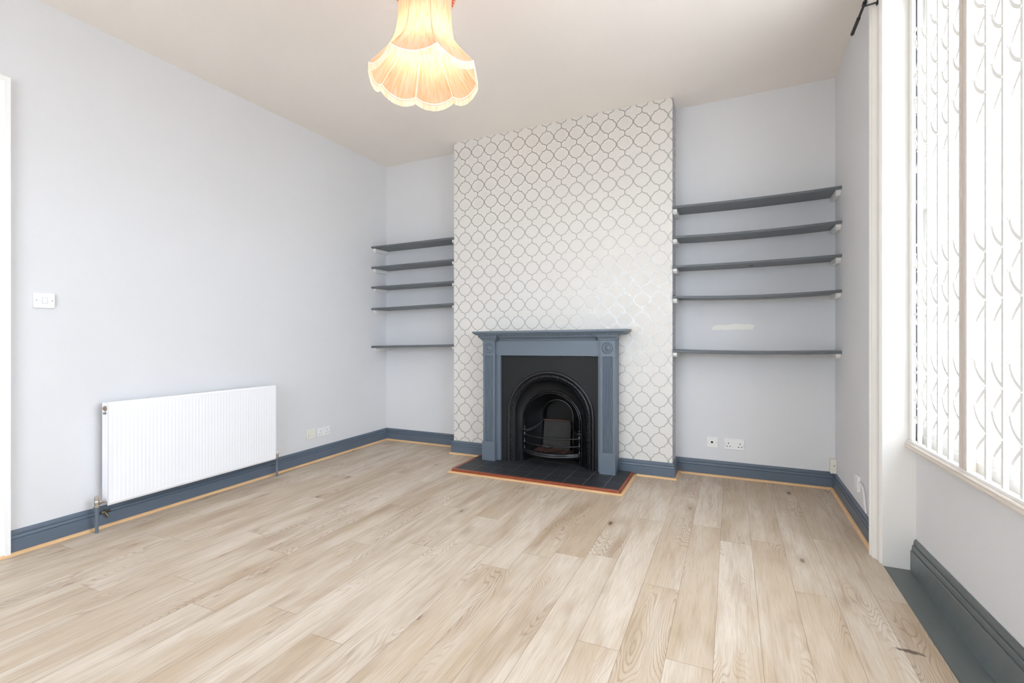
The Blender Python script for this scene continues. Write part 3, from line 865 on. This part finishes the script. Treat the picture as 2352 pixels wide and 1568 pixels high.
for y in (1.299, 1.364):
    bm = bm_new(); lathe(bm, [(.0032, .0099), (.0026, .0106)], (XL, y, 1.290), 'X', 10); obj('screw', bm, M['screw'], t)
t = plate_left('telephone_socket', 'cream single blank plate on the left wall beside a white double socket', 'socket', 3.075, 3.165, .205, .286, M['cream_plastic'], .014)
bm = bm_new(); box(bm, XL+.0139, XL+.0146, 3.083, 3.090, .232, .240); obj('jack_slot', bm, M['screw'], t)
def pins(t, place, cx, cz, s):
    for dx, dz, w, h in ((0, .014, .0042, .0085), (-.011, -.010, .0070, .0045), (.011, -.010, .0070, .0045)):
        bm = bm_new(); place(bm, cx+dx, cz+dz, w*s, h*s); obj('pin_hole', bm, M['dark'], t)
def on_left(bm, c, z, w, h): box(bm, XL+.0099, XL+.0106, c-w/2, c+w/2, z-h/2, z+h/2)
def on_back(bm, c, z, w, h): box(bm, c-w/2, c+w/2, YB-.0106, YB-.0099, z-h/2, z+h/2)
t = plate_left('double_socket', 'white double power socket low on the left wall near the corner', 'socket', 3.188, 3.334, .209, .283, M['plastic'])
for c in (3.222, 3.300):
    pins(t, on_left, c, .240, 1.0)
    bm = bm_new(); box(bm, XL+.0099, XL+.0125, c-.006 + (.018 if c < 3.25 else -.018), c+.006 + (.018 if c < 3.25 else -.018), .262, .276); obj('rocker', bm, M['plastic'], t)
t = plate_back('aerial_socket', 'white single aerial socket with a black centre in the right alcove', 'socket', -.182, -.100, .222, .303, M['plastic'])
bm = bm_new(); lathe(bm, [(.0085, 0), (.0085, -.003)], (-.142, YB-.0098, .264), 'Y', 16); obj('aerial_hole', bm, M['dark'], t)
bm = bm_new(); lathe(bm, [(.011, 0), (.010, -.002)], (-.142, YB-.0098, .264), 'Y', 16); obj('aerial_collar', bm, M['plastic'], t)
for x in (-.173, -.109):
    bm = bm_new(); lathe(bm, [(.003, 0), (.002, -.0008)], (x, YB-.0099, .263), 'Y', 10); obj('screw', bm, M['screw'], t)
t = plate_back('double_socket', 'white double power socket with dark pin holes in the right alcove', 'socket', -.055, .088, .219, .300, M['plastic'])
for c in (-.024, .058):
    pins(t, on_back, c, .252, 1.25)
for c in (.004, .028):
    bm = bm_new(); box(bm, c-.0065, c+.0065, YB-.0128, YB-.0099, .268, .286); obj('rocker', bm, M['plastic'], t)
for x in (-.048, .081):
    bm = bm_new(); lathe(bm, [(.003, 0), (.002, -.0008)], (x, YB-.0099, .256), 'Y', 10); obj('screw', bm, M['screw'], t)
t = thing('junction_box', 'small cream cable box on the skirting in the right alcove corner', 'junction box', (.656, 4.096, .135))
bm = bm_new(); box(bm, .637, .6745, 4.080, 4.1365, .1235, .224); obj('box_body', bm, M['cream_plastic'], t, bevel=.003)
bm = bm_new(); lathe(bm, [(.004, 0), (.003, -.001)], (.660, 4.0799, .178), 'Y', 10); obj('screw', bm, M['brass'], t)
t = thing('wall_socket', 'white surface mounted socket on the right wall behind the window casing', 'socket', (.667, 3.414, .244))
bm = bm_new(); box(bm, .657, .6745, 3.373, 3.456, .203, .288); obj('box_body', bm, M['plastic'], t, bevel=.002)
bm = bm_new(); box(bm, .6555, .657, 3.395, 3.434, .225, .262); obj('rocker', bm, M['plastic'], t)
t = thing('cable', 'white cable hanging down the right wall beside the window casing', 'cable', (.668, 3.22, .2))
bm = bm_new(); tube(bm, [Vector(p) for p in bez((.668, 3.372, .262), (.662, 3.25, .285), (.664, 3.235, .20), 10)]+bez((.664, 3.235, .20), (.666, 3.225, .15), (.668, 3.215, .136), 8)[1:], .0055, 8)
obj('cord', bm, M['cable'], t, smooth=60)

# ------------------------------------------------------------------ curtain rail
t = thing('curtain_rail', 'thin black metal curtain pole high on the right wall above the window casing', 'curtain rail', (.60, 2.2, 2.752))
bm = bm_new(); tube(bm, [(.60, 3.12, 2.752), (.60, .70, 2.752)], .0062, 12); obj('pole', bm, M['black_metal'], t, smooth=60)
bm = bm_new(); lathe(bm, [(.0062, -.075), (.0085, -.074), (.0085, .060), (.0092, .064), (.0092, .076), (.006, .080)], (.60, 3.120, 2.752), 'Y', 14); obj('end_cap', bm, M['black_metal'], t, smooth=40)
for y in (2.925, .95):
    bm = bm_new()
    xe = .6545 if y > 2 else XR-.0005
    tube(bm, [(.60, y, 2.740), (xe-.003, y, 2.745)], .0045, 8); tube(bm, [(.60, y, 2.766), (xe-.003, y, 2.790)], .0035, 8)
    box(bm, xe-.004, xe, y-.008, y+.008, 2.735, 2.80)
    lathe(bm, [(.010, -.012), (.010, .012)], (.60, y, 2.752), 'Y', 12)
    tube(bm, [(xe-.006, y-.004, 2.742), (xe-.006, y-.004, 2.728)], .0025, 8)
    obj('bracket', bm, M['black_metal'], t)

# ------------------------------------------------------------------ pendant lamp
LX, LY, LZ = -1.262, 1.845, 2.292
lamp = thing('pendant_lamp', 'lit peach fabric pendant lampshade with scalloped fringed rim hanging from the ceiling', 'pendant lamp', (LX, LY, LZ))
prof = [(.245, 0), (.222, .028), (.196, .056), (.168, .088), (.148, .116), (.136, .145), (.127, .185), (.1215, .225), (.119, .27), (.119, .31), (.120, .355)]
def pr(h):
    for (r0, h0), (r1, h1) in zip(prof, prof[1:]):
        if h <= h1: return r0+(r1-r0)*(h-h0)/(h1-h0)
    return prof[-1][0]
pr_raw = pr
def pr(h):                                  # softened profile
    return sum(pr_raw(max(0, h+d))*w for d, w in ((-.03, .1), (-.015, .2), (0, .4), (.015, .2), (.03, .1))) if h > .03 else pr_raw(h)
# seams : angles measured in world, first seam about 11 degrees right of the line to the camera
toCam = math.atan2(-LY, -LX)
seams = [toCam+math.radians(11+45*k) for k in range(8)]
NP = 14
def shell(bm, rows, radial=0, h_of=None):
    grid = []
    for t_ in rows:
        ring = []
        for k in range(8):
            for s in range(NP):
                f_ = s/NP; a = seams[k]+2*PI/8*f_
                drop = .034*math.sin(PI*f_)**.75
                h = -drop*(1-t_)**3+t_*.355
                r = pr(max(0, t_*.355))*(1-.050*math.sin(PI*f_)*(1-t_))+radial
                ring.append(bm.verts.new((LX+r*math.cos(a), LY+r*math.sin(a), LZ+h)))
        grid.append(ring)
    n = len(grid[0])
    for A, B in zip(grid, grid[1:]):
        for i in range(n): bm.faces.new((A[i], A[(i+1) % n], B[(i+1) % n], B[i]))
    return grid
bm = bm_new(); shell(bm, [k/22 for k in range(23)]); sh = obj('lamp_shade', bm, M['shade'], lamp, smooth=80)
def rim_pts(extra=0, sub=1):
    pts = []
    for k in range(8):
        for s in range(NP):
            f_ = s/NP; a = seams[k]+2*PI/8*f_
            r = .245*(1-.050*math.sin(PI*f_))+extra
            pts.append((r, a, LZ-.034*math.sin(PI*f_)**.75))
    return pts+[pts[0]]
bm = bm_new(); tube(bm, [(LX+r*math.cos(a), LY+r*math.sin(a), z) for r, a, z in rim_pts()], .0035, 8, caps=False); obj('rim_trim', bm, M['piping'], sh, smooth=60)
bm = bm_new(); rr = random.Random(3)
pts = rim_pts(.0015)
# the fringe : a skirt of many fine threads
for (r0, a0, z0), (r1, a1, z1) in zip(pts, pts[1:]):
    for s in range(3):
        f0, f1 = s/3, (s+.93)/3
        vs = []
        for f_ in (f0, f1):
            r = r0+(r1-r0)*f_; a = a0+((a1-a0+PI) % (2*PI)-PI)*f_; z = z0+(z1-z0)*f_
            vs.append((Vector((LX+r*math.cos(a), LY+r*math.sin(a), z)), Vector((LX+(r+.002)*math.cos(a), LY+(r+.002)*math.sin(a), z-.030-.003*rr.random()))))
        q = [bm.verts.new(vs[0][0]), bm.verts.new(vs[1][0]), bm.verts.new(vs[1][1]), bm.verts.new(vs[0][1])]; bm.faces.new(q)
obj('fringe', bm, M['fringe'], sh)
for k in range(8):
    bm = bm_new(); a = seams[k]
    tube(bm, [(LX+(pr(h)-.003)*math.cos(a), LY+(pr(h)-.003)*math.sin(a), LZ+h) for h in [.355*i/20 for i in range(21)]], .0022, 6)
    obj('rib', bm, M['piping'], sh, smooth=60)
bm = bm_new(); ring = []
for j, (h, rad_) in enumerate(((.335, .128), (.345, .133), (.362, .126), (.372, .132))):
    ring.append([bm.verts.new((LX+(rad_+.004*math.sin(40*2*PI*k/240+j))*math.cos(2*PI*k/240), LY+(rad_+.004*math.sin(40*2*PI*k/240+j))*math.sin(2*PI*k/240), LZ+h)) for k in range(240)])
for A, B in zip(ring, ring[1:]):
    for i in range(240): bm.faces.new((A[i], A[(i+1) % 240], B[(i+1) % 240], B[i]))
obj('collar_ruffle', bm, M['collar'], sh, smooth=60, label='rose pink ruffle at the neck')
zc = ceil_z(LX)
bm = bm_new(); tube(bm, [(LX, LY, LZ+.27), (LX, LY, zc-.02)], .0035, 8); obj('cord', bm, M['plastic'], lamp)
bm = bm_new(); lathe(bm, [(.045, zc-.0015), (.045, zc-.012), (.030, zc-.026), (.008, zc-.030)], (LX, LY, 0), 'Z', 24); obj('ceiling_rose', bm, M['plastic'], lamp, smooth=50)
bm = bm_new(); lathe(bm, [(.008, .285), (.019, .275), (.019, .22), (.016, .213)], (LX, LY, LZ), 'Z', 18); obj('lamp_holder', bm, M['plastic'], lamp, smooth=50)
bm = bm_new()
for k in range(3):
    a = 2*PI*k/3; tube(bm, [(LX+.018*math.cos(a), LY+.018*math.sin(a), LZ+.24), (LX+.118*math.cos(a), LY+.118*math.sin(a), LZ+.30)], .0018, 6)
obj('shade_carrier', bm, M['piping'], lamp)
bm = bm_new(); lathe(bm, [(.012, .212), (.014, .205), (.022, .186), (.028, .170), (.029, .158), (.025, .143), (.015, .133), (.001, .130)], (LX, LY, LZ), 'Z', 18); obj('bulb', bm, M['bulb'], lamp, smooth=80)

# ------------------------------------------------------------------ light
w = bpy.data.worlds.new('overcast_sky'); S.world = w; w.use_nodes = True
nt = w.node_tree; bg = nt.nodes['Background']
tc = nt.nodes.new('ShaderNodeTexCoord'); sp = nt.nodes.new('ShaderNodeSeparateXYZ'); nt.links.new(tc.outputs['Generated'], sp.inputs[0])
mr = nt.nodes.new('ShaderNodeMapRange'); mr.inputs[1].default_value = -.25; mr.inputs[2].default_value = .15; nt.links.new(sp.outputs[2], mr.inputs[0])
mx = nt.nodes.new('ShaderNodeMix'); mx.data_type = 'RGBA'; nt.links.new(mr.outputs[0], mx.inputs[0])
mx.inputs[6].default_value = (.54, .56, .59, 1); mx.inputs[7].default_value = (.87, .97, 1.11, 1)
nt.links.new(mx.outputs[2], bg.inputs[0]); bg.inputs[1].default_value = 11.6
w.cycles.sampling_method = 'AUTOMATIC'

def area(name, loc, rot, sx, sy, portal=True, e=0, col=(1, 1, 1)):
    l = bpy.data.lights.new(name, 'AREA'); l.shape = 'RECTANGLE'; l.size = sx; l.size_y = sy; l.energy = e; l.color = col
    l.cycles.is_portal = portal
    o = bpy.data.objects.new(name, l); C.objects.link(o); o.location = loc; o.rotation_euler = rot; return o
#area('bay_window_portal', (xg(1.8)+.14, 1.805, 1.70), (0, PI/2, 0), 2.15, 2.15)
#area('front_window_portal', (-1.65, YF-.13, 1.625), (PI/2, 0, 0), 1.8, 1.85)
pl = bpy.data.lights.new('lamp_bulb_glow', 'POINT'); pl.energy = 2.9; pl.color = (1., .80, .62); pl.shadow_soft_size = .03
po = bpy.data.objects.new('lamp_bulb_glow', pl); C.objects.link(po); po.location = (LX, LY, LZ+.10)

# ------------------------------------------------------------------ camera and view
cam = bpy.data.cameras.new('camera'); co = bpy.data.objects.new('camera', cam); C.objects.link(co)
co.location = (0, 0, 1.12); co.rotation_euler = (PI/2, 0, math.atan2(505, 1120))
cam.sensor_width = 36; cam.lens = 36*1120/2352; cam.shift_y = -20/2352; cam.clip_start = .02
S.camera = co
v = S.view_settings; v.view_transform = 'Standard'; v.look = 'None'; v.exposure = 0.0; v.gamma = 1.0; v.use_curve_mapping = False
S.cycles.max_bounces = 14; S.cycles.diffuse_bounces = 10; S.cycles.transparent_max_bounces = 16; S.cycles.sample_clamp_indirect = 10
S.cycles.use_denoising = True
